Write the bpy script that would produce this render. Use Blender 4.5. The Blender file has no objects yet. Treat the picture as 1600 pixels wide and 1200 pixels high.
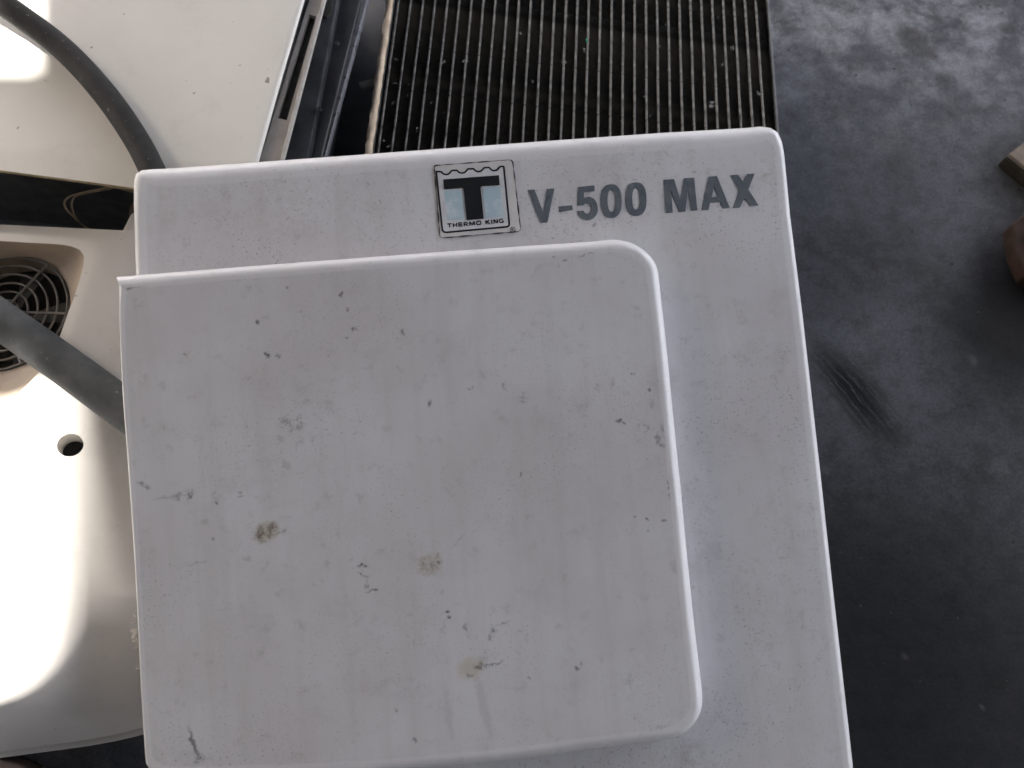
import bpy, bmesh, math, random
from mathutils import Vector, Matrix
random.seed(7)
scene = bpy.context.scene
C = scene.collection
R = math.radians

# ------------------------------------------------------------------ camera
CAM_H = 1.05
PITCH = R(70)
F = 1209.0                                   # focal length in photo pixels (1600 wide)
CP = Vector((0, 0, CAM_H))
FW = Vector((0, math.cos(PITCH), -math.sin(PITCH)))
UP = Vector((0, math.sin(PITCH), math.cos(PITCH)))
RT = Vector((1, 0, 0))
cam = bpy.data.cameras.new('camera')
cam_o = bpy.data.objects.new('camera', cam)
C.objects.link(cam_o)
cam_o.location = CP
cam_o.rotation_euler = (R(90) - PITCH, 0, 0)
cam.sensor_width = 36
cam.lens = 36 * F / 1600
cam.clip_start = 0.02
cam.clip_end = 200
cam.dof.use_dof = True
cam.dof.focus_distance = 0.79
cam.dof.aperture_fstop = 5.6
scene.camera = cam_o

# ------------------------------------------------------------------ light
SUN = Vector((-0.60, 0.40, 0.69)).normalized()
SUN_EL = math.asin(SUN.z)
SUN_AZ = math.atan2(SUN.x, SUN.y)            # clockwise from +Y
world = bpy.data.worlds.new('World')
scene.world = world
world.use_nodes = True
wn = world.node_tree.nodes
wl = world.node_tree.links
sky = wn.new('ShaderNodeTexSky')
sky.sky_type = 'NISHITA'
sky.sun_disc = False
sky.sun_elevation = SUN_EL
sky.sun_rotation = SUN_AZ
sky.dust_density = 6.0
sky.air_density = 0.8
sky.ozone_density = 0.4
wl.new(sky.outputs[0], wn['Background'].inputs[0])
wn['Background'].inputs[1].default_value = 0.15
sl = bpy.data.lights.new('sun', 'SUN')
sl.energy = 5.0
sl.angle = R(0.53)
sl.color = (1.0, 0.95, 0.88)
so = bpy.data.objects.new('sun', sl)
so.rotation_euler = (-SUN).to_track_quat('-Z', 'Y').to_euler()
so.location = SUN * 8
C.objects.link(so)
scene.view_settings.view_transform = 'Standard'
scene.view_settings.look = 'None'
scene.view_settings.gamma = 1
scene.view_settings.use_curve_mapping = False
scene.view_settings.exposure = 1.74

# ------------------------------------------------------------------ helpers
def ray(px, py):
    return FW * F + RT * (px - 800) - UP * (py - 600)

def onz(px, py, z):
    d = ray(px, py)
    return CP + d * ((z - CAM_H) / d.z)

def onplane(px, py, p0, n):
    d = ray(px, py)
    return CP + d * ((p0 - CP).dot(n) / d.dot(n))

def mk(name, verts, faces, mat, parent=None, smooth=None, mats=None):
    me = bpy.data.meshes.new(name)
    me.from_pydata([tuple(v) for v in verts], [], faces)
    me.validate()
    bm = bmesh.new(); bm.from_mesh(me)
    bmesh.ops.recalc_face_normals(bm, faces=bm.faces)
    bm.to_mesh(me); bm.free()
    return link(name, me, mat, parent, smooth)

def link(name, me, mat, parent=None, smooth=None):
    o = bpy.data.objects.new(name, me)
    C.objects.link(o)
    if mat is not None and len(me.materials) == 0:
        me.materials.append(mat)
    if parent is not None:
        o.parent = parent
    if smooth is not None:
        for p in me.polygons: p.use_smooth = True
        me.set_sharp_from_angle(angle=R(smooth))
    return o

def empty(name, loc=(0, 0, 0)):
    o = bpy.data.objects.new(name, None)
    o.empty_display_size = 0.05
    o.location = loc
    C.objects.link(o)
    return o

def tag(o, label, cat, group=None):
    o['label'] = label; o['category'] = cat
    if group: o['group'] = group
    return o

def struct(o):
    o['kind'] = 'structure'
    return o

def crom(pts, n, closed=False, alpha=0.5):
    """Catmull-Rom through points (any dimension Vector)."""
    out = []
    m = len(pts)
    seg = m if closed else m - 1
    for i in range(seg):
        p1, p2 = pts[i], pts[(i + 1) % m]
        p0 = pts[i - 1] if (closed or i > 0) else p1 * 2 - p2
        p3 = pts[(i + 2) % m] if (closed or i + 2 < m) else p2 * 2 - p1
        for k in range(n):
            t = k / n
            out.append(0.5 * ((2 * p1) + (p2 - p0) * t + (2 * p0 - 5 * p1 + 4 * p2 - p3) * t * t
                              + (3 * p1 - p0 - 3 * p2 + p3) * t ** 3))
    if not closed: out.append(pts[-1].copy())
    return out

def resample(pts, step, closed=True):
    out = []
    m = len(pts)
    for i in range(m if closed else m - 1):
        a, b = pts[i], pts[(i + 1) % m]
        k = max(1, int(math.ceil((b - a).length / step)))
        for j in range(k): out.append(a.lerp(b, j / k))
    if not closed: out.append(pts[-1].copy())
    return out

def round_corners(pts, rads, n=8):
    """2D/3D closed polygon, round every corner by its radius."""
    out = []
    m = len(pts)
    for i in range(m):
        p, a, b = pts[i], pts[i - 1], pts[(i + 1) % m]
        r = rads[i]
        if r <= 0:
            out.append(p.copy()); continue
        da, db = (a - p).normalized(), (b - p).normalized()
        ang = da.angle(db)
        t = min(r / math.tan(ang / 2), 0.49 * (a - p).length, 0.49 * (b - p).length)
        s, e = p + da * t, p + db * t
        for k in range(n + 1):
            u = k / n
            out.append(s * (1 - u) ** 2 * 1 + p * 2 * u * (1 - u) + e * u * u)
    return out

def loft(name, rings, mat, parent=None, cap_first=False, cap_last=False, smooth=35, closed=True):
    n = len(rings[0])
    vs = [v for r in rings for v in r]
    fs = []
    for i in range(len(rings) - 1):
        for j in range(n if closed else n - 1):
            k = (j + 1) % n
            fs.append((i * n + j, i * n + k, (i + 1) * n + k, (i + 1) * n + j))
    if cap_first: fs.append(tuple(range(n)))
    if cap_last: fs.append(tuple(range((len(rings) - 1) * n, len(rings) * n)))
    return mk(name, vs, fs, mat, parent, smooth)

def tube(name, pts, rad, mat, parent=None, seg=12, caps=True, wob=0.0):
    rings = []
    prev = None
    for i, p in enumerate(pts):
        t = (pts[min(i + 1, len(pts) - 1)] - pts[max(i - 1, 0)]).normalized()
        ref = prev if prev is not None else Vector((0.1, 0.2, 1))
        a = (ref - t * ref.dot(t)).normalized()
        prev = a
        b = t.cross(a)
        r = rad(i / (len(pts) - 1)) if callable(rad) else rad
        rings.append([p + a * math.cos(2 * math.pi * k / seg) * r * (1 + random.uniform(-wob, wob)) + b * math.sin(2 * math.pi * k / seg) * r
                      for k in range(seg)])
    return loft(name, rings, mat, parent, caps, caps, 60)

def box8(name, top, down, mat, parent=None, bevel=0.0):
    """Prism: top polygon (list of Vectors), extruded by vector down."""
    n = len(top)
    vs = list(top) + [p + down for p in top]
    fs = [tuple(range(n)), tuple(range(n, 2 * n))] + [(i, (i + 1) % n, n + (i + 1) % n, n + i) for i in range(n)]
    o = mk(name, vs, fs, mat, parent)
    if bevel:
        me = o.data
        bm = bmesh.new(); bm.from_mesh(me)
        bmesh.ops.bevel(bm, geom=list(bm.edges), offset=bevel, segments=3, profile=0.5, affect='EDGES')
        bm.to_mesh(me); bm.free()
        for p in me.polygons: p.use_smooth = True
        me.set_sharp_from_angle(angle=R(40))
    return o

def bake(o):
    """apply modifiers without operators"""
    dg = bpy.context.evaluated_depsgraph_get()
    me = bpy.data.meshes.new_from_object(o.evaluated_get(dg))
    old = o.data
    o.modifiers.clear()
    o.data = me
    me.name = o.name
    return o

# ------------------------------------------------------------------ materials
class NT:
    def __init__(self, name, rough=0.5, spec=0.5, metal=0.0, color=(0.5, 0.5, 0.5)):
        self.m = bpy.data.materials.new(name)
        self.m.use_nodes = True
        self.t = self.m.node_tree
        self.b = self.t.nodes['Principled BSDF']
        self.b.inputs['Roughness'].default_value = rough
        self.b.inputs['Metallic'].default_value = metal
        self.b.inputs['Specular IOR Level'].default_value = spec
        self.b.inputs['Base Color'].default_value = (*color, 1)
        self._co = None
    def n(self, typ, **kw):
        x = self.t.nodes.new(typ)
        for k, v in kw.items(): setattr(x, k, v)
        return x
    def l(self, a, b): self.t.links.new(a, b)
    def co(self):
        if self._co is None: self._co = self.n('ShaderNodeTexCoord').outputs['Object']
        return self._co
    def noise(self, scale, detail=4, rough=0.55, vec=None, dist=0.0, sc=None, loc=None):
        x = self.n('ShaderNodeTexNoise')
        x.inputs['Scale'].default_value = scale
        x.inputs['Detail'].default_value = detail
        x.inputs['Roughness'].default_value = rough
        x.inputs['Distortion'].default_value = dist
        v = vec or self.co()
        if sc or loc:
            mp = self.n('ShaderNodeMapping')
            if sc: mp.inputs['Scale'].default_value = sc
            if loc: mp.inputs['Location'].default_value = loc
            self.l(v, mp.inputs['Vector']); v = mp.outputs[0]
        self.l(v, x.inputs['Vector'])
        return x.outputs['Fac']
    def rng(self, val, a, b, c=0.0, d=1.0, smooth=True):
        x = self.n('ShaderNodeMapRange', clamp=True)
        x.interpolation_type = 'SMOOTHSTEP' if smooth else 'LINEAR'
        self.l(val, x.inputs[0])
        for i, v in enumerate((a, b, c, d)): x.inputs[i + 1].default_value = v
        return x.outputs[0]
    def math(self, op, a, b=None, clamp=False):
        x = self.n('ShaderNodeMath', operation=op, use_clamp=clamp)
        for i, v in enumerate((a, b)):
            if v is None: continue
            if isinstance(v, (int, float)): x.inputs[i].default_value = v
            else: self.l(v, x.inputs[i])
        return x.outputs[0]
    def mix(self, fac, a, b, blend='MIX'):
        x = self.n('ShaderNodeMix', data_type='RGBA', blend_type=blend)
        for i, v in ((0, fac), (6, a), (7, b)):
            if isinstance(v, (int, float)): x.inputs[i].default_value = v
            elif isinstance(v, tuple): x.inputs[i].default_value = (*v, 1)
            else: self.l(v, x.inputs[i])
        return x.outputs[2]
    def spot(self, vec, c, sx, sy, ang, inner=0.45):
        mp = self.n('ShaderNodeMapping', vector_type='TEXTURE')
        mp.inputs['Location'].default_value = (c[0], c[1], 0)
        mp.inputs['Rotation'].default_value = (0, 0, ang)
        mp.inputs['Scale'].default_value = (sx, sy, 1e3)
        self.l(vec, mp.inputs['Vector'])
        ln = self.n('ShaderNodeVectorMath', operation='LENGTH')
        self.l(mp.outputs[0], ln.inputs[0])
        return self.rng(ln.outputs['Value'], inner, 1.0, 1.0, 0.0)
    def fspot(self, vec, c, sx, sy, ang, inner=0.35):
        q = round(math.degrees(ang) / 12) * 12
        if not hasattr(self, 'rot'): self.rot = {}
        if q not in self.rot:
            r = self.n('ShaderNodeVectorRotate', rotation_type='Z_AXIS')
            r.inputs['Angle'].default_value = -R(q)
            self.l(vec, r.inputs['Vector'])
            self.rot[q] = r.outputs[0]
        ca, sa = math.cos(-R(q)), math.sin(-R(q))
        cx, cy = c[0] * ca - c[1] * sa, c[0] * sa + c[1] * ca
        ma = self.n('ShaderNodeVectorMath', operation='MULTIPLY_ADD')
        self.l(self.rot[q], ma.inputs[0])
        ma.inputs[1].default_value = (1 / sx, 1 / sy, 0)
        ma.inputs[2].default_value = (-cx / sx, -cy / sy, 0)
        ln = self.n('ShaderNodeVectorMath', operation='LENGTH')
        self.l(ma.outputs[0], ln.inputs[0])
        return self.rng(ln.outputs['Value'], inner, 1.0, 1.0, 0.0)
    def distort(self, scale, amt):
        nz = self.n('ShaderNodeTexNoise'); nz.inputs['Scale'].default_value = scale; nz.inputs['Detail'].default_value = 5
        self.l(self.co(), nz.inputs['Vector'])
        s = self.n('ShaderNodeVectorMath', operation='SUBTRACT'); self.l(nz.outputs['Color'], s.inputs[0]); s.inputs[1].default_value = (.5, .5, .5)
        k = self.n('ShaderNodeVectorMath', operation='SCALE'); self.l(s.outputs[0], k.inputs[0]); k.inputs['Scale'].default_value = amt
        a = self.n('ShaderNodeVectorMath', operation='ADD'); self.l(self.co(), a.inputs[0]); self.l(k.outputs[0], a.inputs[1])
        return a.outputs[0]
    def color(self, c): self.l(c, self.b.inputs['Base Color']) if not isinstance(c, tuple) else None
    def rough(self, r): self.l(r, self.b.inputs['Roughness'])
    def bump(self, h, strength=0.2, dist=0.001):
        x = self.n('ShaderNodeBump')
        x.inputs['Strength'].default_value = strength
        x.inputs['Distance'].default_value = dist
        self.l(h, x.inputs['Height'])
        self.l(x.outputs[0], self.b.inputs['Normal'])

def plain(name, col, rough=0.5, var=0.25, scale=40, spec=0.4, metal=0.0, bump=0.0, col2=None):
    t = NT(name, rough, spec, metal, col)
    f = t.noise(scale, 6, 0.65)
    c2 = col2 or tuple(x * (1 - var) for x in col)
    t.color(t.mix(t.rng(f, 0.3, 0.75), col, c2))
    t.rough(t.rng(t.noise(scale * 1.7, 4), 0.3, 0.7, max(rough - .12, .05), min(rough + .12, 1)))
    if bump: t.bump(t.noise(scale * 3, 6), bump, 0.001)
    return t.m

# ------------------------------------------------------------------ panel frame (the white cover in front)
v_ = (RT * -1575 + UP * 18100 + FW * 1209).normalized()
w_ = (RT * 1 + UP * 0.082 + FW * 0.075)
w_ = (w_ - v_ * w_.dot(v_)).normalized()
n_ = w_.cross(v_).normalized()
P0 = CP + FW * 0.78
PM = Matrix((( w_.x, v_.x, n_.x, P0.x), (w_.y, v_.y, n_.y, P0.y), (w_.z, v_.z, n_.z, P0.z), (0, 0, 0, 1)))
PMI = PM.inverted()
STEP = 0.037                                 # height of the raised field above the main face
def loc(px, py, z=0.0):
    p = PMI @ onplane(px, py, P0 + n_ * z, n_)
    return Vector((p.x, p.y, z))

# ------------------------------------------------------------------ ground and roof
def floor_material():
    t = NT('concrete', 0.75, 0.18)
    d = t.distort(9, 0.06)
    def gp(px, py):
        p = onz(px, py, 0); return (p.x, p.y)
    big = t.noise(2.2, 5, 0.6)
    mid = t.noise(9, 8, 0.68, dist=0.1)
    fine = t.noise(70, 6, 0.7)
    c = t.mix(t.rng(big, 0.3, 0.7), (0.096, 0.103, 0.120), (0.145, 0.153, 0.172))
    c = t.mix(t.math('MULTIPLY', t.rng(mid, 0.46, 0.66), 0.5), c, (0.052, 0.052, 0.053))
    # pale cement dust at the far end, floor glare painted in with it
    dm = t.spot(d, gp(1420, -60), 0.75, 0.50, 0.1, 0.1)
    dn = t.rng(t.noise(12, 9, 0.70, dist=0.15), 0.40, 0.64)
    c = t.mix(t.math('MULTIPLY', dm, dn), c, (0.36, 0.37, 0.40))
    c = t.mix(t.math('MULTIPLY', t.rng(t.noise(24, 6, 0.6, loc=(3, 1, 0)), 0.60, 0.72), 0.6), c, (0.07, 0.07, 0.072))
    c = t.mix(t.math('MULTIPLY', t.spot(d, gp(1430, 62), 0.035, 0.06, 0.5, 0.4), 0.7), c, (0.08, 0.08, 0.08))
    c = t.mix(t.math('MULTIPLY', t.spot(d, gp(1575, 38), 0.02, 0.018, 0.0, 0.5), 0.6), c, (0.08, 0.08, 0.08))
    # oil stains, with shade by the cover, edge blocks and bottom right painted in
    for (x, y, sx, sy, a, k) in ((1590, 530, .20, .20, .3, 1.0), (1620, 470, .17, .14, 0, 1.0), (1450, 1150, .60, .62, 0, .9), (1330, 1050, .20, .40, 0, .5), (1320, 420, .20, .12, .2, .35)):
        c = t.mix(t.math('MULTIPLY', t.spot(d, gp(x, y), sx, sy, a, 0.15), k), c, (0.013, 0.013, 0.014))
    # brushed black streak
    st = t.noise(60, 5, 0.6, sc=(1, 1, 1))
    p = gp(1335, 612)
    mp = t.n('ShaderNodeMapping', vector_type='TEXTURE')
    mp.inputs['Location'].default_value = (p[0], p[1], 0)
    mp.inputs['Rotation'].default_value = (0, 0, R(-57))
    mp.inputs['Scale'].default_value = (0.125, 0.050, 1e3)
    t.l(t.distort(40, 0.012), mp.inputs['Vector'])
    ln = t.n('ShaderNodeVectorMath', operation='LENGTH'); t.l(mp.outputs[0], ln.inputs[0])
    sn = t.noise(1.6, 6, 0.7, vec=mp.outputs[0], sc=(0.45, 4.5, 0), loc=(0.3, 0.2, 0))
    sm = t.math('MULTIPLY', t.rng(ln.outputs['Value'], 0.15, 1.0, 1, 0), t.rng(sn, 0.34, 0.50))
    c = t.mix(t.math('MULTIPLY', sm, 0.97), c, (0.006, 0.005, 0.0045))
    # white specks
    sp = t.rng(t.noise(130, 2, 0.5), 0.735, 0.76)
    c = t.mix(t.math('MULTIPLY', sp, 0.2), c, (0.4, 0.4, 0.4))
    sp = t.rng(t.noise(75, 2, 0.5, loc=(5, 5, 0)), 0.73, 0.76)
    c = t.mix(t.math('MULTIPLY', sp, 0.8), c, (0.02, 0.02, 0.02))
    for (x, y, r) in ((1565, 725, .014), (1282, 735, .008), (1412, 1040, .007), (1538, 1105, .005), (1513, 565, .008), (1348, 478, .004), (1250, 348, .006)):
        c = t.mix(t.math('MULTIPLY', t.spot(d, gp(x, y), r * 1.2, r * 1.5, 0.4, 0.0), 0.4), c, (0.13, 0.13, 0.135))
    c = t.mix(t.rng(t.noise(34, 8, 0.8, loc=(2, 9, 0)), 0.42, 0.62, 0, 0.45), c, t.mix(0.62, c, (0.0, 0.0, 0.0)))
    t.color(t.mix(t.rng(t.noise(260, 4, 0.7), 0.3, 0.7, 0, 0.55), c, t.mix(0.6, c, (0.0, 0.0, 0.0))))
    t.bump(fine, 0.35, 0.002)
    return t.m
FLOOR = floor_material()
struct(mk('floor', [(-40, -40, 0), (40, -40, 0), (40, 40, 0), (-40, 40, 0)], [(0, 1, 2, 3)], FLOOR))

ROOF = plain('shade_sheet', (0.05, 0.05, 0.05), 0.6, 0.2, 3)
RH = 2.7
def up(p):                                   # follow the sun up to the roof
    return p + SUN * ((RH - p.z) / SUN.z)
def shade_roof():  # added out of view for shade; gaps placed to throw the sun patches
    """shed roof added unseen, with two gaps at the left shaping the sun patches"""
    a = up(onz(58, 60, 0.28)); b = up(onz(108, 900, 0.24))
    d = (a - b); d /= d.y
    ya, yb = up(onz(30, 112, 0.28)).y, up(onz(20, 556, 0.24)).y
    e = lambda y: a + d * (y - a.y)
    y0, y1, xr, xl, gw = -6.0, ROOF_Y, ROOF_X, -6.0, GAP
    def sheet(p): struct(box8('shade_roof', p, Vector((0, 0, 0.06)), ROOF))
    L = lambda y: e(y) + Vector((-gw, 0, 0))
    E = lambda y: Vector((xl, y, RH))
    yc, yd = ya + 0.45, yb - 0.9
    sheet([e(y0), Vector((xr, y0, RH)), Vector((xr, y1, RH)), e(y1)])
    sheet([E(y0), L(y0), L(y1), E(y1)])
    sheet([L(yc), e(yc), e(y1), L(y1)])
    sheet([L(yb), e(yb), e(ya), L(ya)])
    sheet([L(y0), e(y0), e(yd), L(yd)])
ROOF_Y, ROOF_X, GAP = 4.8, 3.0, 0.55
shade_roof()
struct(box8('wall', [Vector((-6, -2.2, 2.69)), Vector((4, -2.2, 2.69)), Vector((4, -2.3, 2.69)), Vector((-6, -2.3, 2.69))], Vector((0, 0, -2.69)), ROOF))  # unseen wall behind the camera, added to block light

struct(box8('wall', [Vector((5.2, -4, 3.4)), Vector((5.2, 7, 3.4)), Vector((5.3, 7, 3.4)), Vector((5.3, -4, 3.4))], Vector((0, 0, -3.39)), plain('bounce_white', (0.72, 0.78, 0.88), 0.8, 0.1, 2.0)))  # unseen pale wall, added to bounce sun onto the right bevels
BOUNCE = plain('bounce_pale', (0.37, 0.375, 0.39), 0.9, 0.2, 2.0)  # unseen pale ground sheets, added to bounce daylight inwards
for q in ([(-30, 3.3), (30, 3.3), (30, 30), (-30, 30)], [(2.4, -30), (30, -30), (30, 3.3), (2.4, 3.3)]):
    struct(mk('bounce_ground', [(x, y, 0.004) for x, y in q], [(0, 1, 2, 3)], BOUNCE))

# ------------------------------------------------------------------ the white cover with the badge
def panel_material(stains=True):
    t = NT('white_gelcoat', 0.42, 0.5)
    t.b.inputs['Coat Weight'].default_value = 0.5; t.b.inputs['Coat Roughness'].default_value = 0.22
    d = t.distort(70, 0.006)
    rim_highlight = (0.74, 0.735, 0.755)
    base = t.mix(t.rng(t.noise(5, 5, 0.6), 0.3, 0.72), (0.625, 0.63, 0.655), (0.545, 0.53, 0.545))
    # washed vertical streaks
    st = t.rng(t.noise(1, 5, 0.6, sc=(38, 3.0, 1)), 0.45, 0.72)
    base = t.mix(t.math('MULTIPLY', st, 0.42), base, (0.50, 0.49, 0.495))
    # soft grime clouds
    g = t.rng(t.noise(16, 8, 0.7, loc=(2, 7, 0)), 0.52, 0.74)
    base = t.mix(t.math('MULTIPLY', g, 0.36), base, (0.42, 0.41, 0.415))
    g2 = t.rng(t.noise(48, 7, 0.75, loc=(5, 1, 0)), 0.54, 0.72)
    base = t.mix(t.math('MULTIPLY', g2, 0.48), base, (0.34, 0.33, 0.335))
    # fine pepper, denser in patches
    dens = t.rng(t.noise(7, 4, 0.6, loc=(9, 2, 0)), 0.40, 0.66)
    pep = t.rng(t.noise(420, 2, 0.5), 0.60, 0.72)
    base = t.mix(t.math('MULTIPLY', t.math('MULTIPLY', pep, t.math('ADD', dens, 0.2)), 0.48), base, (0.16, 0.155, 0.16))
    pep2 = t.rng(t.noise(190, 3, 0.6, loc=(4, 4, 0)), 0.70, 0.76)
    base = t.mix(t.math('MULTIPLY', t.math('MULTIPLY', pep2, dens), 0.7), base, (0.14, 0.135, 0.135))
    if stains:                                            # face edge mixed paler, painting in the rim highlight
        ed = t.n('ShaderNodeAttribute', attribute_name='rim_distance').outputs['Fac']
        base = t.mix(t.rng(t.math('ADD', ed, t.math('MULTIPLY', t.math('SUBTRACT', g, 0.5), 0.3)), 0.0, 1.0), t.mix(0.4, base, rim_highlight), base)
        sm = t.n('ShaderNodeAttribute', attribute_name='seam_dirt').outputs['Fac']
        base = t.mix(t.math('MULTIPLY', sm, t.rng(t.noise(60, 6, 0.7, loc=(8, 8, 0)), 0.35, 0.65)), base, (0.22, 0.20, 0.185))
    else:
        base = t.mix(0.4, base, rim_highlight)  # bevels paler than the faces: highlight put into their colour
    ragged = t.rng(t.noise(260, 4, 0.7, loc=(1, 6, 0)), 0.36, 0.58)
    wisp = t.rng(t.noise(130, 5, 0.75, loc=(6, 1, 0)), 0.45, 0.60)
    for nm, f in () if not stains else (('stain_soft', None), ('stain_ragged', ragged), ('stain_wispy', wisp)):
        at = t.n('ShaderNodeAttribute', attribute_name=nm)
        m = at.outputs['Alpha']
        if f is not None: m = t.math('MULTIPLY', m, f)
        base = t.mix(m, base, at.outputs['Color'])
    t.color(base)
    t.rough(t.rng(t.noise(30, 5, 0.6), 0.3, 0.7, 0.36, 0.55))
    t.bump(t.noise(8, 2, 0.5), 0.18, 0.006)
    return t.m
PANEL = panel_material()
RIMS = panel_material(False)

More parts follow.
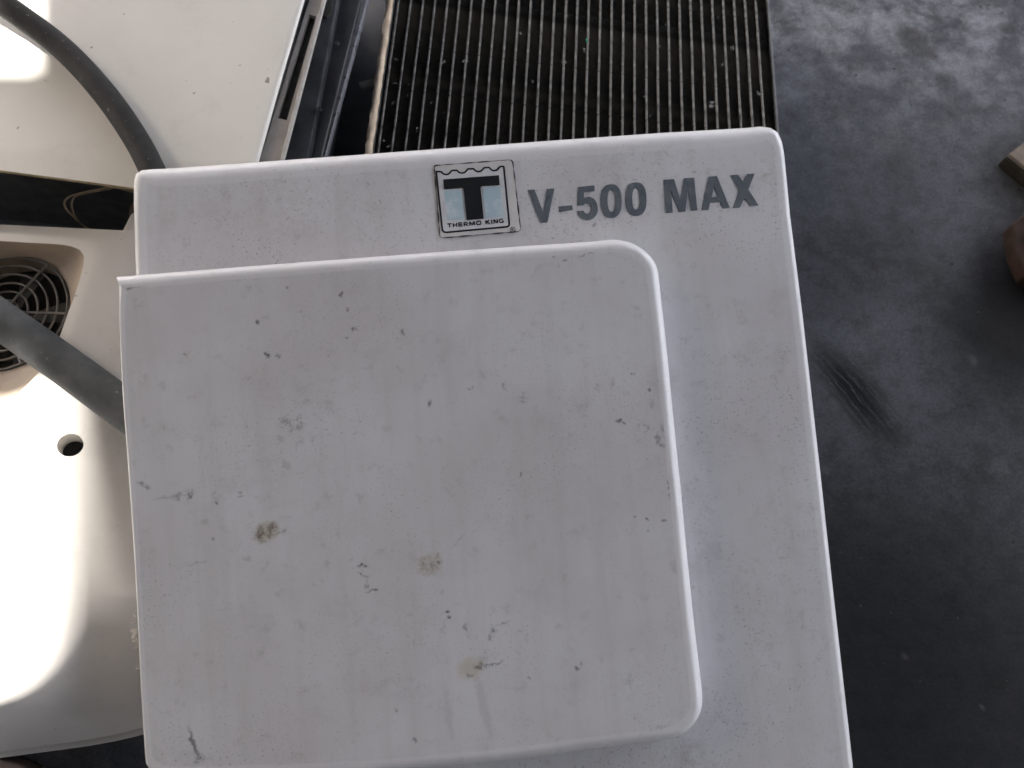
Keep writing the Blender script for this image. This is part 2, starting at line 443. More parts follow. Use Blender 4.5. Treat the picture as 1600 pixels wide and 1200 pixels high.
dark = (0.05, 0.046, 0.05); brown = (0.16, 0.125, 0.095); grey = (0.25, 0.24, 0.25); tan = (0.42, 0.385, 0.32)
SPOTS = [  # px, py, half-sizes in px, angle (deg), strength, colour, ragged?
    (415, 832, 24, 17, 15, .85, tan, 0), (415, 832, 23, 16, 15, .95, brown, 2), (402, 836, 7, 8, 0, .8, brown, 1), (426, 823, 8, 7, 0, .85, brown, 1), (438, 832, 12, 3, 10, .7, brown, 1),
    (672, 881, 23, 20, 0, .6, (.47, .44, .39), 0), (686, 879, 7, 4, 0, .9, dark, 1), (668, 885, 20, 17, 0, .5, brown, 2), (684, 868, 6, 4, 40, .5, brown, 1),
    (735, 1044, 24, 19, 0, .7, (.50, .475, .40), 0), (748, 1041, 10, 8, 0, .85, brown, 1), (768, 1038, 20, 3, 5, .7, dark, 1), (733, 1057, 6, 5, 0, .6, brown, 1),
    (629, 520, 4, 8, 20, .85, dark, 1), (418, 555, 5, 7, 0, .95, dark, 1), (434, 556, 5, 6, 0, .55, dark, 1), (403, 502, 4, 4, 0, .8, dark, 0), (450, 449, 3, 4, 0, .8, dark, 0),
    (484, 422, 4, 3, 0, .9, dark, 0), (533, 460, 3, 4, 0, .8, dark, 0), (543, 481, 4, 5, 30, .6, dark, 1), (554, 514, 5, 4, 0, .8, dark, 1), (541, 530, 3, 3, 0, .6, dark, 0), (290, 554, 3, 4, 0, .6, dark, 0),
    (968, 657, 8, 5, 0, .9, dark, 1), (976, 661, 4, 3, 0, .8, dark, 1), (1013, 610, 4, 4, 0, .8, dark, 0), (990, 584, 4, 3, 0, .7, dark, 1), (1005, 668, 14, 9, -30, .6, dark, 2), (1031, 690, 9, 26, 10, .6, dark, 2), (1035, 672, 4, 14, 10, .55, dark, 1),
    (935, 605, 12, 9, 0, .5, grey, 2), (955, 598, 5, 9, 0, .5, grey, 2), (978, 615, 5, 7, 0, .5, grey, 2), (997, 490, 10, 14, 0, .4, grey, 2), (932, 437, 10, 4, 0, .6, grey, 2), (1018, 632, 6, 10, 0, .35, grey, 0),
    (1043, 753, 3, 5, 0, .9, dark, 1), (1045, 763, 3, 5, 0, .8, dark, 1), (1046, 775, 4, 6, 0, .8, dark, 1), (991, 806, 3, 3, 0, .8, dark, 0), (1012, 812, 3, 3, 0, .7, dark, 0), (1037, 814, 3, 3, 0, .6, dark, 0), (1012, 831, 2.5, 2.5, 0, .6, dark, 0), (1053, 822, 3, 4, 0, .6, dark, 1),
    (1055, 886, 10, 13, 0, .28, grey, 0), (672, 630, 4, 5, 0, .8, dark, 1), (735, 607, 4, 4, 0, .7, dark, 1), (817, 622, 8, 10, 0, .6, dark, 2), (787, 603, 4, 6, 0, .4, dark, 1), (813, 740, 3, 4, 0, .7, dark, 0),
    (659, 408, 6, 4, 10, .85, dark, 1), (690, 405, 12, 3, -20, .7, dark, 2), (717, 404, 4, 3, 0, .8, dark, 1), (865, 399, 4, 3, 0, .7, dark, 0), (883, 406, 5, 4, 0, .7, dark, 1), (770, 422, 40, 7, 0, .3, grey, 2),
    (455, 662, 26, 17, -10, .6, dark, 2), (438, 690, 10, 16, 30, .5, grey, 2), (468, 690, 12, 9, 0, .5, grey, 2), (480, 628, 22, 4, -8, .5, grey, 2), (510, 632, 16, 10, 0, .4, grey, 2), (478, 605, 18, 4, 5, .35, grey, 2),
    (285, 775, 20, 12, 10, .55, dark, 2), (297, 773, 10, 3, 45, .7, dark, 1), (223, 758, 14, 4, -40, .6, dark, 1), (258, 777, 22, 2.5, 2, .4, grey, 0), (337, 775, 10, 8, 0, .5, grey, 2), (338, 785, 5, 3, 0, .85, dark, 1), (375, 777, 6, 4, 0, .9, dark, 1), (377, 768, 3, 4, 0, .5, dark, 1),
    (320, 815, 9, 4, 0, .3, grey, 0), (334, 842, 3, 4, 0, .6, dark, 0), (448, 727, 5, 14, 25, .3, grey, 0), (385, 873, 10, 4, -20, .3, grey, 0), (310, 879, 18, 1.5, 0, .45, grey, 0),
    (548, 874, 4, 3, 0, .9, dark, 1), (549, 887, 3, 2.5, 0, .8, dark, 1), (567, 884, 9, 2.2, -22, .85, dark, 1), (567, 897, 12, 2.5, -25, .8, dark, 1), (573, 912, 3, 11, -15, .55, dark, 1), (583, 922, 10, 1.6, -3, .7, dark, 0),
    (771, 980, 9, 9, 0, .6, dark, 2), (767, 992, 4, 12, -30, .55, dark, 1), (786, 974, 14, 2.5, 10, .5, dark, 1), (728, 981, 5, 7, 0, .5, dark, 2), (699, 958, 3, 4, 0, .8, dark, 0), (701, 965, 3, 3, 0, .8, dark, 0), (692, 980, 2, 12, -25, .35, grey, 0),
    (903, 1044, 4, 3, 0, .7, dark, 0), (908, 1035, 3, 6, -15, .5, dark, 1), (827, 1060, 3, 3, 0, .6, dark, 0), (650, 1157, 3, 4, 0, .6, dark, 0), (715, 845, 22, 1.6, 38, .3, grey, 0), (745, 825, 16, 1.4, 42, .25, grey, 0),
    (303, 1160, 4, 26, 12, .75, dark, 0), (311, 1186, 9, 9, 0, .6, dark, 1), (618, 1110, 2.5, 3.5, 0, .5, dark, 0), (206, 447, 14, 4, 5, .75, dark, 0), (212, 475, 5, 18, 0, .35, grey, 2),
    (755, 1100, 9, 60, 4, .22, grey, 0), (700, 1110, 8, 50, 0, .18, grey, 0), (930, 392, 40, 1.8, 9, .7, dark, 1), (967, 383, 9, 3, 20, .8, dark, 1), (965, 386, 26, 4, -20, .4, dark, 2),
    (1000, 1150, 55, 5, 8, .55, dark, 2), (1064, 1146, 7, 5, 20, .85, dark, 1), (900, 1168, 60, 5, 8, .35, grey, 2),
    # on the main face
    (1197, 274, 13, 3, 20, .6, (.36, .36, .33), 0), (929, 351, 3, 4, -30, .8, dark, 0), (1140, 212, 35, 3, 4, .55, grey, 2), (1080, 218, 18, 3, 3, .4, grey, 2), (960, 241, 18, 3, -8, .5, grey, 2), (1211, 232, 4, 12, 5, .55, dark, 2), (1220, 275, 4, 22, 5, .6, dark, 2),
    (1213, 213, 6, 4, -30, .3, grey, 0), (1060, 1185, 60, 30, 0, .45, (.33, .31, .29), 2), (1322, 1196, 7, 8, 0, .9, (.22, .17, .12), 1), (245, 262, 26, 2.5, 4, .6, grey, 1), (272, 320, 60, 40, 0, .25, (.45, .42, .40), 2), (440, 330, 120, 60, 0, .25, (.45, .41, .385), 2),
    (1095, 470, 18, 60, 0, .25, (.48, .46, .43), 2), (1290, 916, 3, 4, 0, .7, dark, 0), (715, 250, 20, 4, 4, .25, grey, 2), (1067, 536, 8, 14, 0, .5, grey, 2), (747, 375, 60, 4, 4, .3, grey, 2),
]

import numpy as np
from mathutils.geometry import delaunay_2d_cdt
_rs = np.random.RandomState(4)
_gr = _rs.rand(3, 256, 256)
def vnoise(x, y, ch):
    xi, yi = np.floor(x).astype(int), np.floor(y).astype(int)
    fx, fy = x - xi, y - yi
    fx = fx * fx * (3 - 2 * fx); fy = fy * fy * (3 - 2 * fy)
    g = _gr[ch]
    A, B, Cc, D = g[xi % 256, yi % 256], g[(xi + 1) % 256, yi % 256], g[xi % 256, (yi + 1) % 256], g[(xi + 1) % 256, (yi + 1) % 256]
    return (A * (1 - fx) + B * fx) * (1 - fy) + (Cc * (1 - fx) + D * fx) * fy - 0.5

def face_with_stains(name, outer, z, step, raised, parent, hole=None):
    """flat face filled with a fine triangle grid whose vertices carry the dirt marks"""
    pts = [Vector((p.x, p.y)) for p in outer]
    n = len(pts)
    P = np.array([(p.x, p.y) for p in pts])
    def inside(q, poly):
        c = np.zeros(len(q), bool)
        x, y = q[:, 0], q[:, 1]
        for i in range(len(poly)):
            x1, y1 = poly[i - 1]; x2, y2 = poly[i]
            hit = ((y1 > y) != (y2 > y))
            if hit.any():
                c ^= hit & (x < (x2 - x1) * (y - y1) / (y2 - y1 + 1e-12) + x1)
        return c
    gx = np.arange(P[:, 0].min(), P[:, 0].max(), step); gy = np.arange(P[:, 1].min(), P[:, 1].max(), step * 0.9)
    G = np.array([(x + (0.5 * step if j % 2 else 0), y) for j, y in enumerate(gy) for x in gx])
    cen = P.mean(0)
    G = G[inside(G, cen + (P - cen) * 0.994)]
    if hole is not None:
        H = np.array([(p.x, p.y) for p in hole]); hc = H.mean(0)
        keep = ~inside(G, hc + (H - hc) * 0.985)
        G = G[keep]
    G = G[G[:, 1] > loc(800, 1290).y]
    allp = pts + [Vector((a, b)) for a, b in G]
    r = delaunay_2d_cdt(allp, [(i, (i + 1) % n) for i in range(n)], [], 1, 1e-6)
    vs = np.array([(v.x, v.y) for v in r[0]])
    me = bpy.data.meshes.new(name)
    me.from_pydata([(a, b, z) for a, b in vs], [], [tuple(f) for f in r[2]])
    x = vs[:, 0] + 0.0035 * vnoise(vs[:, 0] * 260, vs[:, 1] * 260, 0) + 0.002 * vnoise(vs[:, 0] * 600, vs[:, 1] * 600, 2)
    y = vs[:, 1] + 0.0035 * vnoise(vs[:, 0] * 260, vs[:, 1] * 260, 1)
    k = 0.78 / F
    lay = [np.concatenate([np.full((len(vs), 3), 0.3), np.zeros((len(vs), 1))], 1) for _ in range(3)]
    for (sx_, sy_, hx, hy, ang, st, col, rg) in SPOTS:
        is_main = sx_ > 1100 or sy_ < 372 or (sx_ > 1058 and sy_ > 1170) or sy_ > 1185 and sx_ > 1000 or (sx_ in (1095, 1067, 747))
        if is_main == raised: continue
        p = loc(sx_, sy_, 0.0 if raised else -STEP)
        a = R(ang + 4.7); ca, sa = math.cos(a), math.sin(a)
        dx, dy = x - p.x, y - p.y
        u = (dx * ca + dy * sa) / (hx * k * 1.12); v = (-dx * sa + dy * ca) / (hy * k * 1.12)
        d_ = np.sqrt(u * u + v * v)
        t_ = np.clip((1.0 - d_) / 0.65, 0, 1); m = (t_ * t_ * (3 - 2 * t_)) * st * (0.95 if col in (brown, tan) else 1.0 if rg != 2 else 0.8)
        L = lay[rg]
        ok = m > 0.001
        al = L[ok, 3]; mm = m[ok]
        na = 1 - (1 - al) * (1 - mm)
        wgt = (mm / np.maximum(na, 1e-6))[:, None]
        L[ok, :3] = L[ok, :3] * (1 - wgt) + np.array(col) * wgt
        L[ok, 3] = na
        near = (d_ < 1.6) & (al_zero(L))
        L[near, :3] = np.array(col)
    def dist_to(poly):
        Q = np.array([(p.x, p.y) for p in resample([Vector((p.x, p.y)) for p in poly], 0.004)])
        out = np.full(len(vs), 9.0)
        for a_, b_ in Q: out = np.minimum(out, (vs[:, 0] - a_) ** 2 + (vs[:, 1] - b_) ** 2)
        return np.sqrt(out)
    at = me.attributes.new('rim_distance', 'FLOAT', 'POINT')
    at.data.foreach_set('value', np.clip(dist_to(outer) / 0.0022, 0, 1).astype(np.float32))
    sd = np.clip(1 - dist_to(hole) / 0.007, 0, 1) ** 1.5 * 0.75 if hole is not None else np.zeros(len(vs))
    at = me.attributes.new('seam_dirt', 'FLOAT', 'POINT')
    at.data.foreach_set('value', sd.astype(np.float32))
    for nm, L in zip(('stain_soft', 'stain_ragged', 'stain_wispy'), lay):
        at = me.attributes.new(nm, 'FLOAT_COLOR', 'POINT')
        at.data.foreach_set('color', L.astype(np.float32).ravel())
    o = link(name, me, PANEL, parent)
    for p_ in me.polygons: p_.use_smooth = True
    return o
def al_zero(L): return L[:, 3] <= 0


cover = empty('fridge_unit_cover')
cover.matrix_world = PM
tag(cover, 'large white plastic cover with raised field, logo badge and V-500 MAX lettering', 'cover')

def offset_rings(outline, rho, z, wall, ztop_ext=0.004, steps=8, draft=0.0):
    """outline: closed list of 2D-ish Vectors (CCW) for the widest contour; rho(nx,ny) bevel radius."""
    m = len(outline)
    nor = []
    for i in range(m):
        t = (outline[(i + 1) % m] - outline[i - 1]); t.z = 0; t.normalize()
        nor.append(Vector((t.y, -t.x, 0)))
    for _ in range(3):
        nor = [(nor[i - 1] + nor[i] * 2 + nor[(i + 1) % m]).normalized() for i in range(m)]
    rr = [rho(v) for v in nor]
    for _ in range(6):
        rr = [(rr[i - 1] + rr[i] * 2 + rr[(i + 1) % m]) / 4 for i in range(m)]
    rings = []
    rings.append([Vector((p.x, p.y, 0)) - nor[i] * (rr[i] + ztop_ext) + Vector((0, 0, z)) for i, p in enumerate(outline)])
    for s in range(steps + 1):
        a = (math.pi / 2) * s / steps
        rings.append([Vector((p.x, p.y, 0)) - nor[i] * rr[i] * (1 - math.sin(a)) + Vector((0, 0, z - rr[i] * (1 - math.cos(a)))) for i, p in enumerate(outline)])
    rings.append([Vector((p.x, p.y, 0)) + nor[i] * draft + Vector((0, 0, z - wall)) for i, p in enumerate(outline)])
    return rings

def area2(p):
    return sum(p[i].x * p[(i + 1) % len(p)].y - p[(i + 1) % len(p)].x * p[i].y for i in range(len(p)))

# main shell
main_px = [(1331, 1200), (1299, 916), (1280, 740), (1253, 500), (1233, 340), (1223.5, 240), (1221, 222), (1215, 207), (1204, 198.5), (1188, 195.5),
           (1037, 204), (880, 215), (640, 232.5), (400, 250), (237, 262), (221, 264.5), (212.5, 271), (209.5, 283), (210, 300), (214, 430)]
zz = -STEP - 0.010
pts = [loc(x, y, zz) for x, y in main_px]
dl = (pts[-1] - pts[-2]).normalized(); dr = (pts[0] - pts[1]).normalized()
ldir = (loc(228, 1190) - loc(190, 500)).normalized()
pl = pts[-1] + ldir * 0.62
pr = pts[0] + dr * 0.12
pts = [pr] + pts + [pl]
pts = resample(pts, 0.012)
if area2(pts) < 0: pts.reverse()
rings = offset_rings(pts, lambda v: 0.009 + 0.011 * max(0, v.y) ** 2, -STEP, 0.05, draft=-0.008)
main_rings = rings
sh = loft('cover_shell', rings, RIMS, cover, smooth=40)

# raised field
rai_px = [(1098.5, 1094), (1096.5, 1066), (1083, 950), (1064, 755), (1062, 740), (1043, 547), (1031, 440), (1030, 428), (1026, 414), (1017, 400), (1001, 386), (982, 377), (960, 373.5), (940, 375),
          (900, 378), (795, 385), (640, 396), (400, 414), (200, 430), (191, 431.5), (187, 435), (186, 445), (188, 500), (192, 600), (203, 750), (213, 900), (222, 1080), (227, 1180), (231, 1197), (240, 1209), (262, 1214), (400, 1216),
          (600, 1207), (813, 1187), (900, 1175), (977, 1165), (1040, 1157), (1068, 1147), (1087, 1129), (1096, 1112)]
outer = [loc(x, y, -0.008) for x, y in rai_px]
inner_fix = {18: (205, 446), 19: (198, 447), 20: (194, 448.5), 21: (192, 452), 27: (231, 1178), 28: (235, 1190), 29: (243, 1198), 30: (262, 1203)}
inner = []
m_ = len(outer)
for i, p in enumerate(outer):
    if i in inner_fix:
        q = loc(*inner_fix[i], 0.0)
    else:
        t = (outer[(i + 1) % m_] - outer[i - 1]); t.z = 0; t.normalize()
        nn = Vector((t.y, -t.x, 0))                      # outline runs anticlockwise: outward normal
        q = Vector((p.x, p.y, 0)) - nn * (0.0120 if nn.x > -0.6 else 0.0038)
    inner.append(q)
outer = crom(outer, 5, True); inner = crom(inner, 5, True)
RHO = 0.0125
rings = []
for s_ in range(10):
    a = (math.pi / 2) * s_ / 9
    rings.append([Vector((q.x + (p.x - q.x) * math.sin(a), q.y + (p.y - q.y) * math.sin(a), -RHO * (1 - math.cos(a)))) for p, q in zip(outer, inner)])
nO = len(outer)
base_ring = []
for i, p in enumerate(outer):
    t = outer[(i + 2) % nO] - outer[i - 2]; t.z = 0; t.normalize()
    nn = Vector((t.y, -t.x, 0))
    base_ring.append(Vector((p.x, p.y, -STEP)) + nn * (0.0005 + 0.0075 * max(0.0, -nn.y) ** 2))
rings.append([p.lerp(q, 0.5) for p, q in zip([Vector((p.x, p.y, -RHO)) for p in outer], base_ring)])
rings.append([p + Vector((0, 0, -0.001)) for p in base_ring])
cen_ = sum(inner, Vector()) / len(inner)
rings.insert(0, [cen_ + (q - cen_) * 0.992 for q in inner])
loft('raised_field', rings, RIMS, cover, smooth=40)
face_with_stains('raised_face', rings[0], 0.0, 0.0013, True, cover)
face_with_stains('main_face', main_rings[0], -STEP, 0.0018, False, cover, hole=outer)

# filled flat shapes (print) made from 2D curves so holes fill properly
def flat(name, loops, z, thick, mat, parent):
    cu = bpy.data.curves.new(name, 'CURVE'); cu.dimensions = '2D'; cu.fill_mode = 'BOTH'
    cu.extrude = thick / 2
    for lp in loops:
        s = cu.splines.new('POLY'); s.points.add(len(lp) - 1); s.use_cyclic_u = True
        for q, p in zip(s.points, lp): q.co = (p.x, p.y, 0, 1)
    tmp = bpy.data.objects.new('tmp', cu); C.objects.link(tmp)
    dg = bpy.context.evaluated_depsgraph_get()
    me = bpy.data.meshes.new_from_object(tmp.evaluated_get(dg)); me.name = name
    bpy.data.objects.remove(tmp)
    for v in me.vertices: v.co.z += z
    me.materials.clear()
    return link(name, me, mat, parent)

def letter_material():
    t = NT('grey_vinyl', 0.45, 0.4)
    c = t.mix(t.rng(t.noise(60, 5, 0.7), 0.35, 0.7), (0.090, 0.108, 0.130), (0.13, 0.146, 0.162))
    t.color(t.mix(t.math('MULTIPLY', t.rng(t.noise(260, 4, 0.7), 0.55, 0.7), 0.45), c, (0.24, 0.25, 0.25)))
    return t.m
LETTER = letter_material()
def zp(ox, oy, s, pts, z=-STEP):
    return [loc(ox + x / s, oy + y / s, z) for x, y in pts]
def sup(cx, cy, rx, ry, n=40, e=2.5, sh=0.03):
    o = []
    for i in range(n):
        a = 2 * math.pi * i / n
        ca, sa = math.cos(a), math.sin(a)
        x = rx * math.copysign(abs(ca) ** (2 / e), ca); y = ry * math.copysign(abs(sa) ** (2 / e), sa)
        o.append((cx + x + sh * y, cy + y - 0.07 * x))
    return o
A_ = (820, 280, 8.0); B_ = (1020, 260, 8.0)
glyphs = [
    ('letter', A_, [[(33, 137), (122, 130), (233, 425), (275, 124), (370, 117), (282, 543), (193, 547)]]),
    ('dash', A_, [[(425, 345), (592, 326), (600, 386), (432, 413)]]),
    ('numeral', A_, [[(665, 100), (870, 78), (873, 150), (738, 167), (738, 232), (800, 221), (840, 232), (875, 258), (900, 300), (912, 350), (910, 405), (893, 450), (860, 488), (820, 508), (780, 514), (735, 506), (700, 485), (672, 452), (652, 402), (735, 394), (746, 418), (772, 433), (800, 428), (819, 402), (825, 362), (818, 328), (800, 308), (772, 303), (748, 312), (737, 326), (655, 330)]]),
    ('numeral', A_, [sup(1078, 275, 132, 210), sup(1081, 272, 47, 136, e=2.3)]),
    ('numeral', A_, [sup(1388, 250, 132, 209), sup(1388, 250, 46, 134, e=2.3)]),
    ('letter', B_, [[(130, 170), (265, 160), (345, 430), (385, 150), (515, 143), (555, 550), (475, 557), (438, 290), (405, 565), (325, 572), (228, 300), (248, 578), (165, 585)]]),
    ('letter', B_, [[(695, 130), (800, 122), (960, 520), (875, 527), (838, 446), (714, 456), (695, 543), (608, 546)], [(765, 250), (735, 386), (808, 381)]]),
    ('letter', B_, [[(968, 112), (1062, 105), (1122, 190), (1175, 97), (1270, 92), (1193, 290), (1320, 490), (1220, 500), (1145, 400), (1085, 515), (1000, 520), (1077, 300)]]),
]
for nm, (ox, oy, s), lps in glyphs:
    flat(nm, [zp(ox, oy, s, lp) for lp in lps], -STEP + 0.0003, 0.0006, LETTER, cover)

# badge
BX = (670, 240, 8.57)
bp = lambda pts: zp(*BX, pts)
def badge_material():
    t = NT('badge_film', 0.3, 0.5)
    c = t.mix(t.rng(t.noise(40, 5, 0.6), 0.3, 0.7), (0.56, 0.55, 0.55), (0.64, 0.63, 0.63))
    t.color(c); return t.m
BADGE = badge_material()
FIELD = plain('badge_white', (0.66, 0.67, 0.70), 0.3, 0.1, 60)
BLACK = NT('badge_black', 0.5, 0.25, 0, (0.012, 0.013, 0.016)).m
DIRT = plain('grime', (0.06, 0.052, 0.048), 0.8, 0.3, 200)
def blue_material():
    t = NT('faded_blue', 0.35, 0.4)
    f = t.rng(t.noise(75, 4, 0.6), 0.40, 0.72)
    t.color(t.mix(f, (0.40, 0.53, 0.60), (0.60, 0.65, 0.70)))
    return t.m
BLUE = blue_material()
plate_pts = bp([(72, 165), (1120, 85), (1232, 1045), (150, 1135)])
plate_r = round_corners(plate_pts, [0.003, 0.0045, 0.0045, 0.004], 6)
badge = flat('badge', [plate_r], -STEP + 0.0005, 0.001, BADGE, cover)
badge['label'] = 'square stamp-shaped badge with a black T on faded blue'
def ribbon(name, pts, wpx, z, mat, parent, closed=True, wfun=None):
    """thin raised line along pts"""
    k = 0.82 / F
    m = len(pts)
    vs, fs = [], []
    for i, p in enumerate(pts):
        t = (pts[(i + 1) % m] - pts[i - 1]) if closed else (pts[min(i + 1, m - 1)] - pts[max(i - 1, 0)])
        t.normalize(); nn = Vector((t.y, -t.x, 0))
        w = wpx * k / 2 * (wfun(i / m) if wfun else 1)
        vs += [Vector((p.x, p.y, z)) + nn * w, Vector((p.x, p.y, z)) - nn * w]
    for i in range(m if closed else m - 1):
        j = (i + 1) % m
        fs.append((2 * i, 2 * i + 1, 2 * j + 1, 2 * j))
    return mk(name, vs, fs, mat, parent)
edge = resample(plate_r, 0.002)
ribbon('grimy_edge', edge, 2.0, -STEP + 0.00105, DIRT, badge, True, lambda u: 0.35 + 1.0 * abs(math.sin(u * 61) * math.sin(u * 23 + 1)))
wave = [(100, 245), (168, 249), (185, 268), (205, 281), (235, 288), (268, 278), (290, 255), (305, 234), (375, 229), (392, 248), (415, 262), (445, 267), (478, 260), (500, 240), (522, 213), (600, 209), (615, 227), (637, 243), (665, 249), (698, 240), (722, 218), (742, 196), (806, 191), (822, 210), (845, 228), (875, 236), (908, 228), (930, 208), (950, 182), (1002, 178)]
outline = wave + [(1040, 560), (1076, 945), (1072, 968), (1050, 985), (640, 1022), (235, 1060), (205, 1053), (182, 1030), (140, 640)]
op = bp(outline)
flat('white_field', [op], -STEP + 0.0011, 0.0004, FIELD, badge)
ribbon('border_line', resample(op, 0.0015), 2.9, -STEP + 0.00145, BLACK, badge)
for lp in ([(205, 500), (405, 489), (432, 520), (455, 640), (470, 890), (245, 893), (225, 700)], [(720, 462), (955, 450), (975, 640), (1000, 850), (760, 872), (735, 640)]):
    flat('blue_field', [bp(lp)], -STEP + 0.00150, 0.0003, BLUE, badge)
flat('letter', [bp([(193, 355), (938, 298), (948, 430), (712, 446), (698, 455), (693, 475), (735, 880), (507, 898), (466, 490), (460, 474), (445, 468), (205, 487)])], -STEP + 0.0020, 0.0004, BLACK, badge)
def text(name, body, p, q, height, z, mat, parent, bold=0.02):
    cu = bpy.data.curves.new(name, 'FONT'); cu.body = body; cu.size = 1.0; cu.offset = bold; cu.extrude = 0.01; cu.resolution_u = 4; cu.space_character = 1.12
    tmp = bpy.data.objects.new('tmp', cu); C.objects.link(tmp)
    dg = bpy.context.evaluated_depsgraph_get()
    me = bpy.data.meshes.new_from_object(tmp.evaluated_get(dg)); me.name = name
    bpy.data.objects.remove(tmp)
    x0 = min(v.co.x for v in me.vertices); x1 = max(v.co.x for v in me.vertices)
    y0 = min(v.co.y for v in me.vertices); y1 = max(v.co.y for v in me.vertices)
    ax = (q - p); ay = Vector((-ax.y, ax.x, 0)).normalized() * height
    for v in me.vertices:
        a = (v.co.x - x0) / (x1 - x0); b = (v.co.y - y0) / (y1 - y0); c = v.co.z
        w = p + ax * a + ay * b
        v.co = (w.x, w.y, z + c * 0.01)
    me.materials.clear()
    return link(name, me, mat, parent)
a_, b_ = bp([(252, 997), (1008, 930)])
STROKES = {'T': [(0, .91, 1, .91), (.5, .82, .5, 0)], 'H': [(.1, 1, .1, 0), (.9, 1, .9, 0), (.2, .5, .8, .5)], 'E': [(.1, 1, .1, 0), (.2, .91, .92, .91), (.2, .5, .85, .5), (.2, .09, .92, .09)],
           'R': [(.1, 1, .1, 0), (.2, .91, .75, .91), (.2, .46, .75, .46), (.84, .86, .84, .5), (.5, .42, .92, 0)], 'M': [(.1, 1, .1, 0), (.9, 1, .9, 0), (.16, .95, .5, .15), (.84, .95, .5, .15)],
           'O': [(.22, .91, .78, .91), (.22, .09, .78, .09), (.1, .8, .1, .2), (.9, .8, .9, .2), (.1, .78, .26, .93), (.9, .78, .74, .93), (.1, .22, .26, .07), (.9, .22, .74, .07)],
           'K': [(.1, 1, .1, 0), (.2, .45, .9, .98), (.42, .58, .95, .02)], 'I': [(.5, 1, .5, 0)], 'N': [(.1, 1, .1, 0), (.9, 1, .9, 0), (.15, .95, .85, .05)],
           'G': [(.22, .91, .85, .91), (.22, .09, .85, .09), (.1, .8, .1, .2), (.1, .78, .26, .93), (.1, .22, .26, .07), (.88, .1, .88, .45), (.55, .45, .9, .45)]}
WID = {'I': .35, 'M': 1.35, 'O': 1.2, 'G': 1.15, ' ': .45}
def stroke_text(name, body, p, q, height, z, mat, parent):
    tot = sum(WID.get(ch, 1.0) + .28 for ch in body) - .28
    ax = (q - p) / tot; ay = Vector((-ax.y, ax.x, 0)).normalized() * height
    vs, fs, x, n = [], [], 0.0, 0
    for ch in body:
        w = WID.get(ch, 1.0)
        for (x0, y0_, x1, y1_) in STROKES.get(ch, []):
            a = p + ax * (x + x0 * w) + ay * y0_; b = p + ax * (x + x1 * w) + ay * y1_
            t = (b - a).normalized(); nn = Vector((-t.y, t.x, 0)) * (height * .15)
            n += 1; zz_ = z + n * 2e-6
            i = len(vs)
            vs += [Vector((c.x, c.y, zz_)) for c in (a + nn, b + nn, b - nn, a - nn)]
            fs.append((i, i + 1, i + 2, i + 3))
        x += w + .28
    return mk(name, vs, fs, mat, parent)
stroke_text('lettering', 'THERMO KING', a_, b_, 55 / 8.57 * 0.82 / F, -STEP + 0.0016, BLACK, badge)
ring_c = bp([(1122, 1022)])[0]
rk = 0.82 / F
circ = [ring_c + Vector((math.cos(a) * 4.0 * rk, math.sin(a) * 4.0 * rk, 0)) for a in [i * math.pi / 12 for i in range(24)]]
ribbon('registered_mark', circ, 0.8, -STEP + 0.00125, BLACK, badge)
text('registered_letter', 'R', ring_c + Vector((-1.9 * rk, -2.1 * rk, 0)), ring_c + Vector((1.9 * rk, -2.1 * rk, 0)), 4.4 * rk, -STEP + 0.00125, BLACK, badge, 0.02)
# dirt line in the seam under the raised field
low = [i for i in range(nO) if (outer[(i + 1) % nO] - outer[i - 1]).normalized().x > 0.55]
runs = sorted(low, key=lambda i: base_ring[i].x)
seam = resample([base_ring[i] for i in runs], 0.003, False)
ribbon('dirt_line', [Vector((p.x, p.y - 0.0016, 0)) for p in seam], 3.2, -STEP + 0.0006, DIRT, cover, False, lambda u: 0.15 + 1.1 * abs(math.sin(u * 37) * math.sin(u * 91 + 1)) * (0.4 + 0.6 * u))
# unit body below the cover (hidden underneath, carries it)
BODY = plain('black_chassis', (0.085, 0.086, 0.084), 0.5, 0.3, 25)
bpts = [loc(620, 360, -STEP - 0.02), loc(1130, 330, -STEP - 0.02), loc(1200, 1150, -STEP - 0.02), loc(640, 1190, -STEP - 0.02)]
bw = [PM @ p for p in bpts]
vs = [PMI @ p for p in bw] + [PMI @ Vector((p.x, p.y, 0.001)) for p in bw]
mk('chassis', vs, [(0, 1, 2, 3), (4, 5, 6, 7), (0, 1, 5, 4), (1, 2, 6, 5), (2, 3, 7, 6), (3, 0, 4, 7)], BODY, cover)
# frayed fibres on the cut left edge
FIBRE = plain('fibre', (0.72, 0.66, 0.56), 0.8, 0.1, 50)
for (x, y, n) in ((211, 965, 4), (212, 988, 9), (215, 1003, 7), (219, 1040, 3)):
    for i in range(n):
        p = loc(x + 2, y + random.uniform(-6, 6), -0.004)
        q = [p]
        dd = Vector((random.uniform(-1, -.2), random.uniform(-1, 1), random.uniform(-.2, .4))).normalized()
        for k in range(4):
            dd = (dd + Vector((random.uniform(-.6, .5), random.uniform(-.7, .7), random.uniform(-.3, .3)))).normalized()
            q.append(q[-1] + dd * 0.0016)
        tube('frayed_fibre', q, 0.00022, FIBRE, cover, 4)

